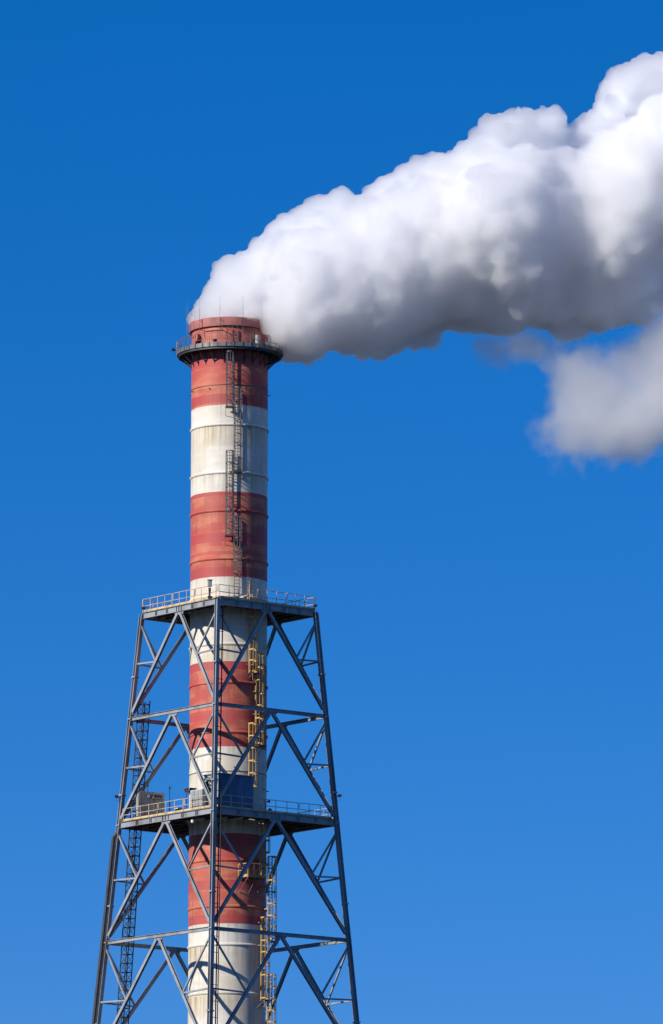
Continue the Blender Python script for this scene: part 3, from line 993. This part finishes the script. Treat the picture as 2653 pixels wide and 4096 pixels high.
# valve cluster on the upper platform
vx = fr(-2.0, 6.2, 0)
vc = empty('valve_stand', (1.75, -4.2, ZD1))
tag(vc, 'yellow valve stand with small pale boxes beside the ladder head on the upper platform', 'valve')
obj('stand', MB().tube([(1.75, -4.2, ZD1), (1.75, -4.2, ZD1 + .95)], .05, 6), M_YELLOW, vc)
obj('wheel', MB().tube([(1.75 + .2 * cos(q), -4.2 + .2 * sin(q), ZD1 + .75) for q in [2 * pi * i / 14 for i in range(14)]], .035, 6, closed=True), M_YELLOW, vc)
for dx, dz in ((-.55, .62), (.45, .18), (1.05, .10), (.3, .75)):
    obj('box', MB().box((1.75 + dx, -4.35, ZD1 + dz), (.17, 0, 0), (0, .1, 0), (0, 0, .08)), M_WHITEP, vc)


# ------------------------------------------------------------------ obstruction lights
def light_unit(label, p, arm):
    p, arm = Vector(p), Vector(arm)
    t = empty('obstruction_light', p)
    tag(t, label, 'warning light', 'dark aircraft warning lights on the chimney and tower')
    q = p + arm
    obj('arm', MB().bar(p, q, .05, .06), M_LAMP, t)
    obj('cable', MB().tube([p + arm * .2, p + arm * .25 + Vector((0, 0, -.32)), p + arm * .6 + Vector((0, 0, -.45)), q + Vector((0, 0, -.3)), q], .014, 5), M_LAMP, t)
    hs = obj('housing', MB().lathe([(.001, 0), (.16, 0), (.19, .05), (.19, .17), (.14, .22), (.001, .24)], 14, tuple(q)), M_LAMP, t, True)
    obj('lens', MB().lathe([(.195, .07), (.20, .09), (.20, .13), (.195, .15)], 14, tuple(q)), M_GLASS, hs)


light_unit('black warning light on an arm at the left end of the round gallery', (-RG - .06, .1, 123.95), (-.32, 0, .03))
light_unit('black warning light on an arm at the right end of the round gallery', (RG + .06, .1, 123.90), (.30, 0, .03))
light_unit('black warning light on the front of the round gallery deck', at(radians(-17), RG - .35, 123.57), at(radians(-17), .15, .36))
light_unit('black warning light on the left tower leg above the lower platform', corner(3, 81.55) + Vector((-.2, 0, .1)), (-.32, 0, .05))
light_unit('black warning light on the right tower leg above the lower platform', corner(1, 81.4) + Vector((.2, 0, .1)), (.30, 0, .02))
light_unit('black warning light at the left corner of the upper platform', corner(3, 99.2) + Vector((.1, -.1, 0)), (.0, -.12, .22))
light_unit('black warning light at the right corner of the upper platform', corner(1, 99.2) + Vector((-.1, -.1, 0)), (.1, -.08, .2))


# ------------------------------------------------------------------ smoke
def ico(sub):
    bm = bmesh.new()
    bmesh.ops.create_icosphere(bm, subdivisions=sub, radius=1.0)
    v = np.array([x.co for x in bm.verts]); f = np.array([[q.index for q in p.verts] for p in bm.faces])
    bm.free()
    return v, f


ICO = {1: ico(1), 2: ico(2), 3: ico(3)}


def cloud_mesh(name, spheres, voxel, disp, mat):
    V, Fc, o = [], [], 0
    for (x, y, z, r) in spheres:
        v, f = ICO[3 if r > 3 else (2 if r > .7 else 1)]
        V.append(v * r + np.array((x, y, z))); Fc.append(f + o); o += len(v)
    V = np.concatenate(V); Fc = np.concatenate(Fc)
    me = bpy.data.meshes.new(name)
    me.from_pydata(V.tolist(), [], Fc.tolist())
    ob = bpy.data.objects.new(name + '_tmp', me)
    COL.objects.link(ob)
    r = ob.modifiers.new('r', 'REMESH'); r.mode = 'VOXEL'; r.voxel_size = voxel; r.use_smooth_shade = True
    texs = []
    for k, (sz, st, dep) in enumerate(disp):
        tx = bpy.data.textures.new('t%d' % k, 'CLOUDS'); tx.noise_scale = sz; tx.noise_depth = dep; tx.noise_basis = 'BLENDER_ORIGINAL'
        d = ob.modifiers.new('d%d' % k, 'DISPLACE'); d.texture = tx; d.texture_coords = 'GLOBAL'; d.strength = st; d.mid_level = .5
        texs.append(tx)
    r2 = ob.modifiers.new('r2', 'REMESH'); r2.mode = 'VOXEL'; r2.voxel_size = voxel * 1.05; r2.use_smooth_shade = True
    dg = bpy.context.evaluated_depsgraph_get()
    me2 = bpy.data.meshes.new_from_object(ob.evaluated_get(dg), depsgraph=dg)
    me2.name = name
    bpy.data.objects.remove(ob); bpy.data.meshes.remove(me)
    for tx in texs:
        bpy.data.textures.remove(tx)
    me2.materials.clear(); me2.materials.append(mat)
    o2 = bpy.data.objects.new(name, me2)
    COL.objects.link(o2)
    return o2


def smoke_mat(name, dens, col, aniso, hetero=None, blobs=None):
    mt = bpy.data.materials.new(name)
    mt.use_nodes = True
    t = mt.node_tree
    t.nodes.remove(t.nodes['Principled BSDF'])
    pv = N(t, 'ShaderNodeVolumePrincipled')
    pv.inputs['Color'].default_value = (*col, 1)
    pv.inputs['Density'].default_value = dens
    pv.inputs['Anisotropy'].default_value = aniso
    if hetero:
        g = N(t, 'ShaderNodeNewGeometry')
        f = noise(t, g.outputs['Position'], hetero[0], 6, 0.55)
        if blobs:
            # the puffs thin out from their middles, torn by the turbulence
            mask = None
            for (bx, by, bz, br) in blobs:
                d = N(t, 'ShaderNodeVectorMath', operation='DISTANCE')
                t.links.new(g.outputs['Position'], d.inputs[0])
                d.inputs[1].default_value = (bx, by, bz)
                q = math_node(t, 'SUBTRACT', 1.0, math_node(t, 'DIVIDE', d.outputs['Value'], br), True)
                mask = q if mask is None else math_node(t, 'ADD', mask, q)
            v = math_node(t, 'ADD', mask, math_node(t, 'MULTIPLY', math_node(t, 'SUBTRACT', f, 0.5), 3.8))
            t.links.new(math_node(t, 'MULTIPLY', ramp(t, v, hetero[1], hetero[2]), dens), pv.inputs['Density'])
        else:
            t.links.new(math_node(t, 'MULTIPLY', ramp(t, f, hetero[1], hetero[2]), dens), pv.inputs['Density'])
    t.links.new(pv.outputs[0], t.nodes['Material Output'].inputs['Volume'])
    return mt


BODX = [-3.8, -1.8, 1.2, 4.6, 8.3, 12.4, 16.4, 21.3, 25, 30, 33, 36, 40, 46, 58]
BODZ = [126.6, 129.8, 133.6, 136.0, 138.0, 138.6, 140.8, 142.3, 143.6, 144.0, 143.9, 145.3, 148.3, 150.5, 156]
UPX = [-3.8, -3.0, -1.8, -1.0, -0.2, 1.2, 2.6, 4.6, 6.3, 8.3, 10.3, 12.4, 14.0, 16.4, 18.1, 21.3, 22.5, 24.2, 27.0, 30.7, 32.0, 33.4, 35.4, 37.3, 39.3, 41.1, 46, 52, 58]
UPZ = [127.1, 128.7, 130.4, 132.1, 133.3, 134.4, 135.2, 136.9, 137.9, 139.0, 139.8, 138.8, 140.3, 141.9, 143.1, 143.4, 144.5, 146.6, 147.3, 147.7, 146.0, 146.8, 148.0, 151.7, 153.0, 152.8, 154, 157, 159]
LOX = [-3.8, 3.9, 5.5, 7.9, 9.1, 13.2, 16.0, 20.5, 22.9, 27.0, 34.3, 38.3, 40.9, 46, 52, 58]
LOZ = [126.3, 126.0, 123.2, 122.6, 124.2, 123.2, 124.2, 126.2, 125.7, 126.2, 125.6, 127.0, 129.0, 131, 133, 135]


def y_mid(x):
    g = lambda m, w: math.exp(-((x - m) / w) ** 2)
    return .10 * max(0, x) - 2.2 * g(25.5, 3.2) + 2.2 * g(32.6, 2.3) - 0.5 * g(39.5, 2.5)


def plume():
    rnd = random.Random(21)
    sp = []
    # column leaving the mouth
    for z, cx, rad, r in ((125.6, 0, 1.9, 1.15), (126.9, -.1, 2.75, 1.2), (128.0, .4, 2.65, 1.4), (129.3, 1.4, 2.6, 1.65), (130.9, 2.6, 2.5, 2.0)):
        sp.append((cx, 0, z, r * 1.4))
        for k in range(10):
            a = 2 * pi * k / 10 + rnd.random() * .5
            sp.append((cx + rad * cos(a), rad * sin(a), z + rnd.uniform(-.15, .15), r * rnd.uniform(.9, 1.08)))
    x = 2.5
    lobes = []
    while x < 56:
        t, b = np.interp(x, BODX, BODZ), np.interp(x, LOX, LOZ)
        Rr = (t - b) / 2
        zc = (t + b) / 2
        yc = y_mid(x)
        tilt = .34 * Rr * min(1, max(0, (x - 9) / 14))      # the crown leans towards the near side, the belly away
        sp.append((x, yc + tilt * .2, zc, Rr * .66))
        sp.append((x, yc - tilt * .25, zc + Rr * .22, Rr * .62))
        sp.append((x, yc + tilt * .5, zc - Rr * .25, Rr * .60))
        n = int(9 + Rr * .8)
        for k in range(n):
            th = rnd.uniform(0, 2 * pi)
            rl = rnd.uniform(.22, .42) * Rr
            dist = Rr * rnd.uniform(.90, 1.03) - rl
            xx = x + rnd.uniform(-.5, .5)
            lobes.append((xx, yc + dist * cos(th) - tilt * sin(th), zc + dist * sin(th), rl, th))
# cauliflower heads along the upper edge
        for k in range(3):
            rl = rnd.uniform(.09, .17) * Rr
            xx = x + rnd.uniform(-.6, .6)
            tz = np.interp(xx, UPX, UPZ)
            if 31.3 < xx < 33.2:
                continue
            lobes.append((xx, yc - tilt + rnd.uniform(-.25, .25) * Rr, tz - rl * rnd.uniform(.8, 1.5), rl, pi / 2))
        x += .95 + .012 * x
    # separate heads standing out of the top
    for (lx, ly, lz, lr) in ((4.8, .4, 134.8, 1.9), (8.3, .8, 136.9, 1.9), (10.4, 1.0, 137.8, 1.9), (14.2, 1.2, 138.4, 1.8), (16.6, 1.5, 140.0, 1.8), (18.6, 1.8, 141.2, 1.8),
                             (24.6, 2.2, 144.2, 2.2), (27.2, 2.4, 144.9, 2.4), (29.9, 2.8, 145.2, 2.4), (34.5, 3.2, 144.9, 2.2), (37.2, 3.2, 149.0, 2.5), (40.0, 3.8, 149.8, 3.2), (43.5, 4, 150.0, 4.0)):
        lobes.append((lx, ly, lz, lr, pi / 2))
    # loose tufts hanging off the near side
    for (lx, lz, lr, nn) in ((29.4, 137.4, 1.7, 7), (31.4, 139.0, 1.3, 5), (34.4, 136.8, 2.1, 8), (35.2, 139.4, 1.3, 5), (25.8, 133.4, .8, 4), (37.4, 131.2, 1.4, 6), (38.8, 133.0, 1.0, 5), (39.8, 131.6, .9, 4), (17.2, 127.0, .7, 4)):
        Rr = (np.interp(lx, BODX, BODZ) - np.interp(lx, LOX, LOZ)) / 2
        zc = (np.interp(lx, BODX, BODZ) + np.interp(lx, LOX, LOZ)) / 2
        ly = y_mid(lx) - .34 * (lz - zc) * min(1, max(0, (lx - 9) / 14)) - sqrt(max(1, (Rr * .93) ** 2 - (lz - zc) ** 2))
        for k in range(nn):
            lobes.append((lx + rnd.gauss(0, .5) * lr, ly + rnd.uniform(-.1, .5) * lr, lz - .17 * ly * 0 + rnd.gauss(0, .5) * lr, lr * rnd.uniform(.35, .6), pi))
    for (lx, ly, lz, rl, th) in lobes:
        sp.append((lx, ly, lz, rl))
        for k in range(9):
            v = Vector((rnd.gauss(0, 1), rnd.gauss(0, 1) + cos(th) * .9, rnd.gauss(0, 1) + sin(th) * .9)).normalized()
            r2 = rl * rnd.uniform(.2, .45)
            q = Vector((lx, ly, lz)) + v * (rl * 1.0 - r2 * .48)
            sp.append((*q, r2))
            if r2 > .42:
                for kk in range(5):
                    v2 = (v * .9 + Vector((rnd.gauss(0, 1), rnd.gauss(0, 1), rnd.gauss(0, 1)))).normalized()
                    r3 = r2 * rnd.uniform(.26, .42)
                    sp.append((*(q + v2 * (r2 * 1.0 - r3 * .6)), r3))
    # the axis climbs a little with its drift away from the stack
    return [(a, b, c + .178 * (b if a > 4 else 0), d) for a, b, c, d in sp]


M_SMOKE = smoke_mat('dense_white_smoke', 2.6, (.9955, .9964, .9993), 0.72)
o = cloud_mesh('smoke_plume', plume(), .18, ((2.4, .9, 3), (.9, .6, 3), (.35, .16, 2)), M_SMOKE)
tag(o, 'thick billowing white smoke pouring from the chimney mouth towards the right', 'smoke', kind='stuff')

rnd = random.Random(5)
BLOBS = [(x, 1.8, z + .3, r * 1.25) for x, z, r in ((32.2, 115.4, 4.1), (32.6, 119.2, 4.2), (31.4, 123.8, 3.4), (27.0, 124.6, 2.5), (23.8, 124.6, 2.0), (35.8, 116.2, 4.6), (35.2, 121.0, 4.0), (39.5, 116.8, 5.2), (40.5, 121.8, 4.6), (40.8, 126.4, 5.0), (46.0, 120.5, 7.5), (47, 126, 7))]
vsp = [(x, y, z, r * .97) for x, y, z, r in BLOBS]
M_WISP = smoke_mat('thin_smoke', .42, (.988, .988, .994), 0.4, (.19, .42, 1.15), BLOBS)
o = cloud_mesh('smoke_wisp', vsp, .3, ((2.0, .4, 2),), M_WISP)
tag(o, 'thin grey smoke drifting below the main plume at the right edge', 'smoke', kind='stuff')
M_WISP.cycles.volume_step_rate = 1.0

vsp = []
for k in range(16):
    a = radians(25 + 85 * k / 15)
    rr_ = rnd.uniform(3.3, 4.0)
    vsp.append((rr_ * sin(a) + .2, -rr_ * cos(a), 126.75 + rnd.uniform(-.15, .3) - .25 * (k / 15), rnd.uniform(.45, .8)))
M_CURL = smoke_mat('rim_smoke', .9, (.985, .985, .99), 0.4, (.7, .30, .62))
o = cloud_mesh('smoke_curl', vsp, .12, ((.8, .3, 2),), M_CURL)
tag(o, 'thin veil of smoke curling over the right edge of the chimney rim', 'smoke', kind='stuff')
